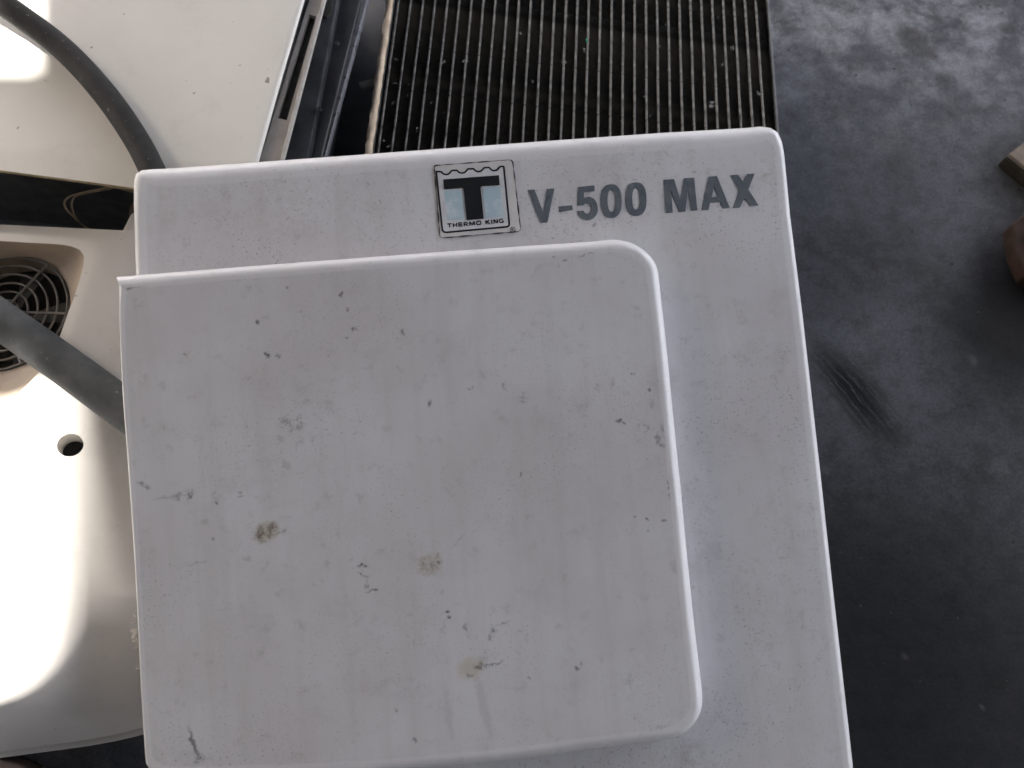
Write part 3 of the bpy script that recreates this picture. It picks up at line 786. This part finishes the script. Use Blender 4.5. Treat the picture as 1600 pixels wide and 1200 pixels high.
# ------------------------------------------------------------------ white covers of the other units
def cover_material(name, tint=(0.72, 0.705, 0.68), grime=0.4):
    t = NT(name, 0.4, 0.5)
    c = t.mix(t.rng(t.noise(4, 5, 0.6), 0.3, 0.7), tint, tuple(x * 0.92 for x in tint))
    c = t.mix(t.math('MULTIPLY', t.rng(t.noise(14, 8, 0.72), 0.52, 0.75), grime), c, (0.5, 0.46, 0.42))
    c = t.mix(t.math('MULTIPLY', t.rng(t.noise(95, 3, 0.55), 0.72, 0.77), 0.7), c, (0.17, 0.14, 0.12))
    c = t.mix(t.math('MULTIPLY', t.rng(t.noise(40, 3, 0.55, loc=(7, 3, 1)), 0.715, 0.745), 0.8), c, (0.16, 0.13, 0.11))
    t.color(c)
    t.bump(t.noise(7, 3, 0.5), 0.15, 0.006)
    return t.m
WHITE_A = cover_material('white_fibreglass', (0.74, 0.715, 0.66), 0.3)
WHITE_B = cover_material('cream_fibreglass', (0.74, 0.715, 0.68), 0.35)
RAW = plain('raw_fibreglass_edge', (0.55, 0.43, 0.25), 0.7, 0.35, 60)

def rounded_loft_rings(A, B, rho, steps=7, ext=0.004):
    """A: upper outline, B: lower outline (3D, same count); soft edge of size rho along A"""
    m = len(A)
    rl = [rho(p) for p in A] if callable(rho) else [rho] * m
    def inset(d):
        out = []
        for i in range(m):
            t = A[(i + 1) % m] - A[i - 1]; t.z = 0; t.normalize()
            nn = Vector((-t.y, t.x, 0))
            out.append((A[i] , nn, d))
        return out
    s = 1 if sum((A[i].x * A[(i + 1) % m].y - A[(i + 1) % m].x * A[i].y) for i in range(m)) > 0 else -1
    Ain, Aex = [], []
    for (p, nn, d), rh in zip(inset(0), rl):
        Ain.append(p + nn * s * rh); Aex.append(p + nn * s * (rh + ext))
    Aout = [a + (b - a).normalized() * min(rh * 1.5, 0.45 * (b - a).length) for a, b, rh in zip(A, B, rl)]
    rings = [Aex]
    for k in range(steps + 1):
        u = k / steps
        rings.append([i_ * (1 - u) ** 2 + a * 2 * u * (1 - u) + o * u * u for i_, a, o in zip(Ain, A, Aout)])
    rings.append(B)
    return rings

# --- far cover, upper left
z2 = 0.28
unit2 = empty('white_unit_cover', onz(200, 150, 0))
tag(unit2, 'flat white cover at the upper left with the thin black hose lying over it', 'cover')
def U2(px, py, z): return onz(px, py, z) - unit2.location
Apx = [(-450, 180), (-200, 209), (0, 233), (100, 241), (200, 249), (300, 257), (380, 264), (394, 262), (399, 245), (432, 131), (471, 0), (503, -110), (530, -190), (520, -210), (480, -214), (100, -230), (-450, -230)]
Bpx = [(-450, 205), (-200, 241), (0, 266), (100, 279), (205, 293), (300, 303), (386, 312), (396, 300), (402, 262), (434, 146), (474, 8), (508, -106), (534, -190), (530, -225), (480, -230), (100, -245), (-450, -245)]
A = [U2(x, y, z2) for x, y in Apx]
B = [U2(x, y, 0.276) for x, y in Bpx]
r2 = rounded_loft_rings(A, B, 0.006)
loft('cover_shell', r2, WHITE_A, unit2, cap_first=True, smooth=50)
Bi = [p + Vector((0, 0, -0.004)) for p in B]
Bo = [p + Vector((0, -0.002, 0)) for p in B]
Bf = B[:7]
loft('raw_edge', [Bf, [p + Vector((0, -0.0015, -0.0025)) for p in Bf], [p + Vector((0, 0.004, -0.004)) for p in Bf]], RAW, unit2, smooth=60, closed=False)
loft('inner_lip', [Bf, [p + Vector((0, 0.001, -0.006)) for p in Bf]], WHITE_A, unit2, smooth=60, closed=False)
# side flange with its slot
GREYF = plain('dirty_aluminium', (0.52, 0.49, 0.46), 0.5, 0.45, 22, metal=0.1, col2=(0.36, 0.32, 0.28), bump=0.1)
zf = 0.268
fo = [(484, -150 + 150), (505, 0), (441, 250), (404, 258)]
def fl(pxs): return [U2(x, y, zf) for x, y in pxs]
edge_l = lambda y: 483 - 0.306 * y
edge_r = lambda y: 506 - 0.262 * y
slot = [(483, 22), (494, 26), (448, 188), (432, 184)]
ys = [-160, 22, 186, 330]
q = []
vs = fl([(edge_l(-160), -160), (edge_r(-160), -160), (edge_r(25), 25), (edge_r(187), 187), (edge_r(330), 330), (edge_l(330), 330), (edge_l(185), 185), (edge_l(22), 22)] + slot)
fs = [(0, 1, 2, 9, 8, 7), (2, 3, 10, 9), (3, 4, 5, 6, 11, 10), (6, 7, 8, 11)]
fs2 = []
nv = len(vs)
vs2 = vs + [v + Vector((0, 0, -0.006)) for v in vs]
for f in fs: fs2.append(f); fs2.append(tuple(i + nv for i in f))
for lp in ((0, 1, 2, 3, 4, 5, 6, 7), (8, 9, 10, 11)):
    for i in range(len(lp)):
        a, b = lp[i], lp[(i + 1) % len(lp)]
        fs2.append((a, b, b + nv, a + nv))
mk('side_flange', vs2, fs2, GREYF, unit2)
DARK_HOLE = plain('slot_dark', (0.045, 0.042, 0.038), 0.9, 0.4, 120, bump=0.6)  # dark sheet under the slot puts the recess shade into colour
gs = fl([(478, 16), (498, 22), (452, 194), (428, 188)])
box8('slot_dark', [p + Vector((0, 0, -0.0075)) for p in gs], Vector((0, 0, -0.004)), DARK_HOLE, unit2)
rp = [U2(edge_r(y) + 1, y, zf + 0.004) for y in (-160, 0, 100, 200, 330)]
tube('bead', resample(rp, 0.02, False), 0.0028, plain('pale_bead', (0.45, 0.43, 0.40), 0.5, 0.3, 60), unit2, 8)
bb = [(-450, 150), (380, 230), (396, 200), (500, -170), (-450, -170)]
box8('chassis', [U2(x, y, 0.25) for x, y in bb], Vector((0, 0, -0.249)), BODY, unit2)

# --- near cover with the fan, lower left
z3 = 0.24
unit3 = empty('fan_unit_cover', onz(0, 800, 0))
tag(unit3, 'cream white cover with fan opening at the left, glaring in direct sunlight', 'cover')
def U3(px, py, z): return onz(px, py, z) - unit3.location
Apx = [(-400, 336), (-150, 352), (0, 362), (80, 367), (126, 371), (147, 379), (151, 398), (136, 448), (112, 522), (96, 600), (88, 690), (89, 790), (96, 890), (97, 960), (88, 1015), (66, 1058), (34, 1088), (-10, 1108), (-100, 1135), (-400, 1190)]
Bpx = [(-400, 330), (-150, 346), (0, 354), (90, 359), (190, 364), (262, 366), (272, 390), (276, 448), (278, 522), (280, 600), (282, 690), (284, 790), (284, 890), (282, 970), (276, 1060), (250, 1122), (170, 1150), (20, 1172), (-100, 1190), (-400, 1235)]
A = crom([U3(x, y, z3) for x, y in Apx], 4, True)
Bz = [.225, .225, .225, .225, .228, .230, .230, .228, .224, .216, .205, .19, .175, .155, .135, .12, .12, .12, .13, .15]
B = crom([U3(x, y, z) for (x, y), z in zip(Bpx, Bz)], 4, True)
B2 = [p + Vector((0, 0, -0.012)) for p in B]
r3 = rounded_loft_rings(A, B, lambda p: 0.0048 + 0.013 * max(0.0, min(1.0, (U3(0, 650, z3).y - p.y) / 0.10)), 9, 0.0006)
cB = sum(B, Vector()) / len(B)
def outw(p, d):
    v = p - cB; v.z = 0; v.normalize(); return p + v * d
r3 += [[outw(p, 0.004) + Vector((0, 0, -.0015)) for p in B], [outw(p, 0.0065) + Vector((0, 0, -.005)) for p in B], [outw(p, 0.0065) + Vector((0, 0, -.014)) for p in B]]
def rim(k=1.0, z=z3, n=64):
    pp = [(-260, 362), (-60, 373), (45, 379), (95, 382), (121, 388), (131, 399), (131, 413), (120, 452), (101, 503), (85, 548), (55, 588), (0, 634), (-90, 655), (-200, 640), (-280, 560), (-290, 450)]
    cx, cy = -60, 505
    q = crom([U3(cx + (x - cx) * k, cy + (y - cy) * k, z) for x, y in pp], 8, True)
    c0 = U3(10, 490, z)
    q.sort(key=lambda p: math.atan2(p.y - c0.y, p.x - c0.x) % (2 * math.pi))
    out = []
    for i in range(n):                                   # one point per direction, matching circ3
        t = 2 * math.pi * i / n
        j = min(range(len(q)), key=lambda m: abs(((math.atan2(q[m].y - c0.y, q[m].x - c0.x) - t + math.pi) % (2 * math.pi)) - math.pi))
        a0 = (math.atan2(q[j].y - c0.y, q[j].x - c0.x) - t + math.pi) % (2 * math.pi) - math.pi
        m = (j - 1) % len(q) if a0 > 0 else (j + 1) % len(q)
        a1 = (math.atan2(q[m].y - c0.y, q[m].x - c0.x) - t + math.pi) % (2 * math.pi) - math.pi
        w = a0 / (a0 - a1) if abs(a0 - a1) > 1e-9 else 0
        out.append(q[j].lerp(q[m], max(0, min(1, w))))
    return out
RIM = rim()
nA = len(r3[0])
vs3 = [v for r in r3 for v in r]
fs3 = []
for i in range(len(r3) - 1):
    for j in range(nA):
        k = (j + 1) % nA
        fs3.append((i * nA + j, i * nA + k, (i + 1) * nA + k, (i + 1) * nA + j))
base3 = len(vs3)
vs3 += RIM
cd = delaunay_2d_cdt([v.xy for v in r3[0]] + [v.xy for v in RIM], [(i, (i + 1) % nA) for i in range(nA)] + [(nA + i, nA + (i + 1) % len(RIM)) for i in range(len(RIM))], [], 1, 1e-7)
om = [q[0] if q else 0 for q in cd[3]]
assert all(len(q) for q in cd[3]), [tuple(cd[0][i]) for i, q in enumerate(cd[3]) if not q]
def in_poly(p, poly):
    c = False
    for i in range(len(poly)):
        a, b = poly[i - 1], poly[i]
        if (a.y > p.y) != (b.y > p.y) and p.x < (b.x - a.x) * (p.y - a.y) / (b.y - a.y) + a.x: c = not c
    return c
for f in cd[2]:
    if in_poly(sum((Vector((cd[0][i].x, cd[0][i].y)) for i in f), Vector((0, 0))) / len(f), RIM): continue
    fs3.append(tuple((om[i] if om[i] < nA else base3 + om[i] - nA) for i in f))
sh3 = mk('cover_shell', vs3, fs3, WHITE_B, unit3)
so_ = sh3.modifiers.new('s', 'SOLIDIFY'); so_.thickness = 0.005; so_.offset = -1
def cutter(center, r, h, axis=Vector((0, 0, 1)), seg=48):
    q = axis.to_track_quat('Z', 'Y')
    rings = [[center + q @ Vector((math.cos(2 * math.pi * i / seg) * r, math.sin(2 * math.pi * i / seg) * r, s * h)) for i in range(seg)] for s in (-1, 1)]
    o = loft('cutter', rings, WHITE_B, unit3, True, True, None)
    return o
FC = U3(-12, 503, z3)
FR = 128 * 0.815 / F
HC = U3(111, 697, 0.232)
hd = Vector((0.35, 0.0, 1)).normalized()
c2 = cutter(HC, 0.0128, 0.05, hd)
for c in (c2,):
    b = sh3.modifiers.new('b', 'BOOLEAN'); b.object = c; b.operation = 'DIFFERENCE'; b.solver = 'EXACT'
bake(sh3)
for c in (c2,): bpy.data.objects.remove(c)
for p in sh3.data.polygons: p.use_smooth = True
sh3.data.set_sharp_from_angle(angle=R(35))
seg = 64
q_ = hd.to_track_quat('Z', 'Y')
def circ3(c, r, q=None, n=64, dz=0):
    return [c + (q @ Vector((math.cos(2 * math.pi * i / n) * r, math.sin(2 * math.pi * i / n) * r, dz)) if q else Vector((math.cos(2 * math.pi * i / n) * r, math.sin(2 * math.pi * i / n) * r, dz))) for i in range(n)]
loft('hole_sleeve', [circ3(HC, 0.0130, q_, 32, 0.004), circ3(HC, 0.0125, q_, 32, 0.0), circ3(HC, 0.0121, q_, 32, -0.026)], WHITE_B, unit3, smooth=60)
SHROUD = plain('bare_fibreglass', (0.56, 0.48, 0.39), 0.6, 0.3, 14, col2=(0.42, 0.36, 0.30))
FC2 = U3(10, 490, 0.19)
FR2 = 106 * 0.875 / F
loft('fan_shroud', [rim(1.003), [p + Vector((0, 0, -0.006)) for p in rim(0.99)], [a_.lerp(b_, .5) + Vector((0, 0, -.004)) for a_, b_ in zip(rim(), circ3(FC2, FR2))], circ3(FC2, FR2), circ3(FC2 + Vector((0, 0, -0.03)), FR2 * 0.97)], SHROUD, unit3, smooth=60)
loft('fan_motor_plate', [circ3(FC2 + Vector((0, 0, -0.031)), FR2 * 0.99), circ3(FC2 + Vector((0, 0, -0.05)), FR2 * 0.9), circ3(FC2 + Vector((0, 0, -0.06)), 0.02)], BODY, unit3, cap_last=True, smooth=60)
WIRE = plain('guard_wire', (0.26, 0.25, 0.24), 0.45, 0.3, 80)
GC = FC2 + Vector((0, 0, 0.004))
for k in range(7):
    rr = FR2 * (0.985 - 0.155 * k)
    if rr < 0.008: break
    ring = circ3(GC, rr, None, 56) ; ring.append(ring[0])
    tube('guard_ring', ring, 0.00125, WIRE, unit3, 6, False)
for k in range(6):
    a = R(-2 + 60 * k)
    tube('guard_spoke', [GC + Vector((math.cos(a) * 0.012, math.sin(a) * 0.012, 0.0022)), GC + Vector((math.cos(a) * FR2, math.sin(a) * FR2, 0.0022))], 0.0015, WIRE, unit3, 6)
for k in range(5):
    a = R(20 + 72 * k)
    pts4 = []
    for (rr, da, dz) in ((0.016, -0.35, 0.004), (FR2 * .9, -0.45, 0.006), (FR2 * .92, 0.15, -0.008), (0.016, 0.45, -0.006)):
        pts4.append(FC2 + Vector((math.cos(a + da) * rr, math.sin(a + da) * rr, -0.02 + dz)))
    box8('fan_blade', pts4, Vector((0, 0, -0.0015)), BODY, unit3)
box8('chassis', [U3(x, y, 0.12) for x, y in ((-380, 400), (140, 410), (150, 1060), (-380, 1120))], Vector((0, 0, -0.119)), BODY, unit3)

# narrow white piece standing behind, between the covers
wp = empty('white_flange', onz(215, 350, 0))
tag(wp, 'narrow white flange strip just behind the top of the near fan cover', 'panel')
tp = [(204, 331), (255, 328), (255, 420), (160, 420)]
box8('strip', [onz(x, y, 0.225) - wp.location for x, y in tp], Vector((0, 0, -0.2)), WHITE_B, wp, 0.004)
tp = [(203, 316), (260, 310), (260, 331), (199, 336)]
box8('brown_end', [onz(x, y, 0.215) - wp.location for x, y in tp], Vector((0, 0, -0.03)), plain('brown_primer', (0.22, 0.15, 0.12), 0.6, 0.3, 40), wp, 0.003)

# ------------------------------------------------------------------ dark metal frame between cover and coil
STEEL = plain('painted_steel', (0.085, 0.087, 0.098), 0.5, 0.45, 16, spec=0.35, col2=(0.04, 0.04, 0.046), bump=0.1)
fr = empty('steel_frame', onz(500, 100, 0))
tag(fr, 'dark blue-grey steel channel between the white cover and the finned coil', 'frame')
def FRM(px, py, z): return onz(px, py, z) - fr.location
def lane(x0, s0, x1, s1, z, y0=-160, y1=330):
    return [FRM(x0 - s0 * y0, y0, z), FRM(x1 - s1 * y0, y0, z), FRM(x1 - s1 * y1, y1, z), FRM(x0 - s0 * y1, y1, z)]
D = Vector((0, 0, -1))
box8('web_plate', lane(507, .265, 528, .19, 0.215), D * 0.10, STEEL, fr, 0.002)
box8('inner_plate', lane(528.5, .19, 563, .247, 0.203), D * 0.02, STEEL, fr, 0.002)
box8('upright_flange', lane(563.5, .247, 574, .27, 0.222), D * 0.012, plain('worn_steel', (0.15, 0.155, 0.18), 0.35, 0.35, 30, spec=0.5), fr, 0.002)
box8('base_plate', lane(572, .262, 640, .16, 0.06), D * 0.05, STEEL, fr, 0.002)
tb = [FRM(x, y, 0.15) for x, y in ((560, 128), (585, 122), (587, 134), (563, 138))]
box8('mounting_tab', tb, D * 0.004, plain('dull_tab', (0.12, 0.115, 0.10), 0.7, 0.4, 60), fr, 0.001)
def bolt(px, py, z, r):
    c = FRM(px, py, z)
    loft('bolt_head', [circ3(c + Vector((0, 0, h_)), rr_, None, 6) for h_, rr_ in ((0, r), (0.003, r), (0.0038, r * .85))], STEEL, fr, False, True, 20)
bolt(527, 70, 0.2155, 0.0035); bolt(500, 172, 0.2155, 0.0035)
# dark plate at top stands in for a notch hole
box8('notch_dark', [FRM(x, y, 0.2185) for x, y in ((505, -20), (520, -20), (519, 18), (511, 27), (502, 24))], D * 0.003, DARK_HOLE, fr, 0.001)

# ------------------------------------------------------------------ finned coil
LA, LB = onz(605, 0, 0.155), onz(574, 235, 0.155)
RA = onz(1200, 0, 0.085); RB = onz(1213, 200, 0.085)
yax = (RA - RB).normalized() + (LA - LB).normalized(); yax.z = 0; yax.normalize()
xax = (RA + RB) / 2 - (LA + LB) / 2
xax = (xax - yax * xax.dot(yax)).normalized()
zax = xax.cross(yax).normalized()
yax = zax.cross(xax)
O = LA.copy()
coil = empty('finned_coil')
RM = Matrix(((xax.x, yax.x, zax.x, O.x), (xax.y, yax.y, zax.y, O.y), (xax.z, yax.z, zax.z, O.z), (0, 0, 0, 1)))
RMI = RM.inverted()
coil.matrix_world = RM
tag(coil, 'black finned radiator coil with pale vertical tubes behind the white cover', 'radiator')
def RL(px, py):
    return RMI @ onplane(px, py, O, zax)
t0 = RL(622.5, 0).x; t1 = RL(1181, 0).x
NT_ = 32
pit = (t1 - t0) / (NT_ - 1)
XR = RL(1201, 0).x
y0, y1 = -0.42, 0.16
def tube_material():
    t = NT('aluminium_tube', 0.35, 0.5, 0.55)
    f = t.rng(t.noise(1, 5, 0.65, sc=(40, 55, 1)), 0.35, 0.72)
    t.color(t.mix(f, (0.055, 0.053, 0.05), (0.22, 0.215, 0.205)))
    t.rough(t.rng(t.noise(90, 3), 0.3, 0.7, 0.25, 0.55))
    t.bump(t.noise(160, 4, 0.6), 0.4, 0.001)
    return t.m
TUBE = tube_material()
def fin_material():
    t = NT('blackened_fins', 0.5, 0.4, 0.2)
    c = t.mix(t.rng(t.noise(12, 6, 0.7), 0.35, 0.7), (0.022, 0.021, 0.02), (0.11, 0.098, 0.08))
    c = t.mix(t.math('MULTIPLY', t.rng(t.noise(30, 6, 0.7, loc=(3, 3, 3)), 0.6, 0.75), 0.7), c, (0.20, 0.195, 0.185))
    t.color(c)
    return t.m
FIN = fin_material()
tw = 0.0031
rng_ = random.Random(3)
def tube_mesh(seed):
    r = random.Random(seed)
    n = 60
    vs, fs = [], []
    ph = r.uniform(0, 9)
    for i in range(n + 1):
        y = y0 + (y1 - y0) * i / n
        wob = 0.00012 * math.sin(i * .3 + ph) + r.uniform(-.00008, .00008)
        zt = r.uniform(-.0003, .0003)
        for (x, z) in ((-.5, -.022), (-.5, -.0008), (-.25, 0), (.25, 0), (.5, -.0008), (.5, -.022)):
            vs.append((x * tw + wob, y, z + (zt if z > -.01 else 0)))
    for i in range(n):
        for k in range(5):
            a = i * 6 + k
            fs.append((a, a + 1, a + 7, a + 6))
    me = bpy.data.meshes.new('tube'); me.from_pydata(vs, [], fs)
    me.materials.append(TUBE)
    for p in me.polygons: p.use_smooth = True
    me.set_sharp_from_angle(angle=R(50))
    return me
tms = [tube_mesh(s) for s in range(8)]
def fin_mesh(seed, w):
    r = random.Random(seed)
    n = int((y1 - y0) / 0.00135)
    vs, fs = [], []
    lean = 0
    for i in range(n + 1):
        y = y0 + (y1 - y0) * i / n
        hi = i % 2 == 0
        lean = lean * 0.85 + r.uniform(-.00025, .00025)
        z = (-0.0018 if hi else -0.0075) + r.uniform(-.0006, .0004)
        if r.random() < 0.015: z -= 0.003
        vs += [(-w / 2, y + lean, z), (0, y + lean + r.uniform(-.0002, .0002), z + 0.0003), (w / 2, y + lean, z)]
    for i in range(n):
        a = i * 3
        fs += [(a, a + 1, a + 4, a + 3), (a + 1, a + 2, a + 5, a + 4)]
    me = bpy.data.meshes.new('fin_strip'); me.from_pydata(vs, [], fs)
    me.materials.append(FIN)
    return me
fms = [fin_mesh(s, pit - tw + 0.0004) for s in range(8)]
for i in range(NT_):
    o = link('tube', tms[rng_.randrange(8)], TUBE, coil)
    o.location = (t0 + i * pit + rng_.uniform(-.0003, .0003), 0, rng_.uniform(-.0004, .0004))
    if i < NT_ - 1:
        o = link('fin_strip', fms[rng_.randrange(8)], FIN, coil)
        o.location = (t0 + (i + .5) * pit, 0, 0)
o = link('fin_strip', fin_mesh(20, XR - t1 - 0.004), FIN, coil); o.location = ((t1 + XR - 0.002) / 2, 0, -0.001)
SIDE = plain('side_plate', (0.16, 0.16, 0.165), 0.4, 0.4, 40, metal=0.4)
def lbox(name, x0, x1, za, zb, mat, bev=0.0006):
    return box8(name, [Vector((x0, y0, za)), Vector((x1, y0, za)), Vector((x1, y1, za)), Vector((x0, y1, za))], Vector((0, 0, zb - za)), mat, coil, bev)
lbox('side_plate', XR - 0.0025, XR, 0.001, -0.024, SIDE)
lbox('side_plate', XR + 0.0014, XR + 0.0032, -0.006, -0.026, SIDE)
lbox('side_plate', t0 - 0.0075, t0 - 0.0055, -0.003, -0.024, SIDE)
lbox('back_plate', 0.010, XR - 0.004, -0.027, -0.03, BODY)
FOAM = plain('tan_foam', (0.68, 0.56, 0.43), 0.9, 0.45, 45, bump=0.9, col2=(0.46, 0.35, 0.25))
# foam strip: rough lump along the left edge
xl0, xl1 = RL(604, 0).x, RL(614.5, 0).x
rr = random.Random(9)
rings = []
nst = 70
for i in range(nst + 1):
    y = y0 + (y1 - y0) * i / nst
    j = lambda s: rr.uniform(-s, s)
    rings.append([Vector((xl0 + j(.0008), y, -0.02)), Vector((xl0 + j(.0009), y, 0.001 + j(.001))), Vector(((xl0 + xl1) / 2, y, 0.0028 + j(.0008))), Vector((xl1 + j(.0007), y, 0.001 + j(.0008))), Vector((xl1, y, -0.02))])
loft('foam_strip', rings, FOAM, coil, True, True, 70, closed=True)
# bent fins, lint and scale caught between the tubes
LINT = plain('lint', (0.24, 0.235, 0.23), 0.9, 0.3, 200)
vs, fs = [], []
lr = random.Random(5)
def shard(c, s, lean):
    for k in range(lr.randint(2, 5)):
        a = lr.uniform(0, math.pi)
        d1 = Vector((math.cos(a), math.sin(a), lr.uniform(-.2, .5))) * s * lr.uniform(.5, 1.3)
        d2 = Vector((-math.sin(a), math.cos(a), lr.uniform(-.3, .5))) * s * lr.uniform(.12, .4)
        o_ = c + Vector((lr.uniform(-s, s), lr.uniform(-s, s), 0))
        b = len(vs)
        vs.extend([o_ - d1, o_ + d2, o_ + d1, o_ - d2])
        fs.append((b, b + 1, b + 2, b + 3))
for (x, y, s) in ((620, 92, 2.5), (618, 130, 3), (638, 130, 3), (637, 150, 2.5), (614, 160, 2.6), (602, 222, 4), (607, 228, 3), (650, 205, 2.5), (651, 200, 2), (695, 175, 2), (725, 92, 6), (690, 98, 5), (880, 92, 7), (877, 98, 5), (1030, 72, 3), (1018, 180, 3), (1110, 162, 6), (1082, 15, 2.5), (1095, 20, 2.5), (1185, 145, 4), (1190, 147, 3), (915, 78, 4), (845, 62, 3), (812, 50, 3), (832, 126, 3), (675, 160, 2.5), (1122, 27, 2), (1145, 75, 4), (1008, 150, 3), (970, 190, 2.5), (1130, 100, 3), (1040, 38, 2), (885, 25, 3), (655, 62, 2.5), (693, 30, 2.5)):
    p = RL(x, y); shard(Vector((p.x, p.y, -0.0005)), s * 0.0008, 0)
o = mk('lint', vs, fs, LINT, coil); o['kind'] = 'stuff'
p = RL(917, 62)
loft('green_fleck', [[Vector((p.x + math.cos(a) * r_ * .0024, p.y + math.sin(a) * r_ * .003, z_)) for a in [k * math.pi / 4 for k in range(8)]] for z_, r_ in ((-.002, 1), (-.0006, .95), (0.0, .5))], plain('green_paint', (0.02, 0.30, 0.20), 0.5, 0.2, 80), coil, False, True, 40)
# support blocks under the coil
WOOD = plain('old_timber', (0.032, 0.026, 0.018), 0.8, 0.4, 20, bump=0.4)

# ------------------------------------------------------------------ hoses and wire
def hose_material(name, c1, c2):
    t = NT(name, 0.7, 0.2)
    c = t.mix(t.rng(t.noise(25, 6, 0.65), 0.35, 0.75), c1, c2)
    c = t.mix(t.math('MULTIPLY', t.rng(t.noise(150, 3, 0.6), 0.66, 0.75), 0.5), c, (0.3, 0.3, 0.29))
    c = t.mix(t.math('MULTIPLY', t.rng(t.noise(14, 7, 0.7, loc=(2, 2, 2)), 0.55, 0.75), 0.5), c, (0.17, 0.17, 0.165))
    t.color(c)
    return t.m
h1 = [(-230, -150, .335), (-120, -75, .325), (-30, -18, .315), (30, 24, .306), (100, 78, .299), (160, 142, .297), (205, 205, .296), (236, 262, .295), (262, 330, .292), (280, 420, .285)]
hp = crom([onz(x, y, z) for x, y, z in h1], 8)
tag(tube('thin_hose', hp, 0.0147, hose_material('hose_rubber', (0.016, 0.016, 0.016), (0.032, 0.031, 0.030)), None, 24, True, 0.004),
    'thin black rubber hose curving down over the upper left white cover', 'hose')
h2 = [(-260, 318, .275), (-120, 415, .268), (0, 499, .2645), (95, 566, .2625), (192, 637, .2615), (300, 716, .258), (420, 800, .245)]
hp = crom([onz(x, y, z) for x, y, z in h2], 8)
tag(tube('thick_hose', hp, 0.0212, hose_material('dusty_hose_rubber', (0.070, 0.076, 0.080), (0.12, 0.124, 0.125)), None, 28, True, 0.003),
    'thick dusty grey hose crossing the fan opening and passing behind the big cover', 'hose')
HAIR = plain('pale_hair', (0.6, 0.58, 0.54), 0.6, 0.1, 50)
wires = empty('looped_wire', onz(120, 330, 0.1))
tag(wires, 'thin tan wire loop hanging in the dark gap below the upper left cover', 'wire')
TANW = plain('tan_wire', (0.42, 0.33, 0.22), 0.6, 0.25, 90)
wa = [(225, 303, .225), (200, 298, .235), (175, 293, .238), (150, 296.5, .235), (125, 302, .23), (108, 308, .225), (101, 316, .22), (103, 326, .215), (112, 336, .205), (124, 348, .19), (138, 359, .17), (152, 368, .15)]
wb = [(172, 295, .234), (150, 299, .23), (130, 303, .226), (118, 307, .222), (112.5, 315, .218), (113, 327, .212), (118, 340, .2), (130, 352, .18), (146, 362, .16)]
for w in (wa, wb):
    tube('strand', crom([onz(x, y, z) - wires.location for x, y, z in w], 5), 0.0012, TANW, wires, 8)

# ------------------------------------------------------------------ things at the right edge and bottom left
pal = empty('timber_block', onz(1620, 300, 0))
tag(pal, 'dark timber block with a pale top at the right edge of the floor', 'timber')
def PL(px, py, z): return onz(px, py, z) - pal.location
PALE = plain('pale_top_wood', (0.24, 0.20, 0.165), 0.8, 0.35, 30, bump=0.5)
box8('dark_side', [PL(x, y, 0.022) for x, y in ((1570, 246), (1640, 194), (1772, 302), (1696, 354))], Vector((0, 0, -0.0215)), WOOD, pal, 0.002)  # dark lower box gives the board its darker sides
box8('board', [PL(x, y, 0.030) for x, y in ((1577, 240), (1648, 188), (1780, 295), (1704, 345))], Vector((0, 0, -0.0075)), PALE, pal, 0.0015)
rb = empty('rusty_block', onz(1640, 380, 0))
tag(rb, 'dark rusty brown metal block on the oily floor at the right edge', 'scrap metal')
RUST = plain('dark_rust', (0.040, 0.016, 0.008), 0.85, 0.5, 30, bump=0.6, col2=(0.008, 0.006, 0.005))
def RBp(px, py, z): return onz(px, py, z) - rb.location
box8('body', [RBp(x, y, 0.03) for x, y in ((1582, 350), (1610, 326), (1680, 300), (1780, 380), (1680, 470), (1605, 430), (1590, 395))], Vector((0, 0, -0.0295)), RUST, rb, 0.004)
box8('rim', [RBp(x, y, 0.042) for x, y in ((1612, 352), (1650, 326), (1740, 384), (1670, 430))], Vector((0, 0, -0.013)), RUST, rb, 0.003)
cb = [(-60, 1178), (0, 1186), (25, 1192), (50, 1202), (70, 1225), (40, 1260), (-60, 1260)]
sc = box8('cardboard_scrap', [onz(x, y, 0.03) for x, y in cb], Vector((0, 0, -0.029)), plain('cardboard', (0.42, 0.32, 0.27), 0.8, 0.25, 40), None, 0.003)
tag(sc, 'small pinkish brown scrap on the floor in the bottom left corner', 'scrap')

scene.cycles.use_adaptive_sampling = True
scene.cycles.adaptive_threshold = 0.03
scene.cycles.max_bounces = 5
scene.cycles.diffuse_bounces = 3
scene.cycles.glossy_bounces = 3
bpy.context.view_layer.update()
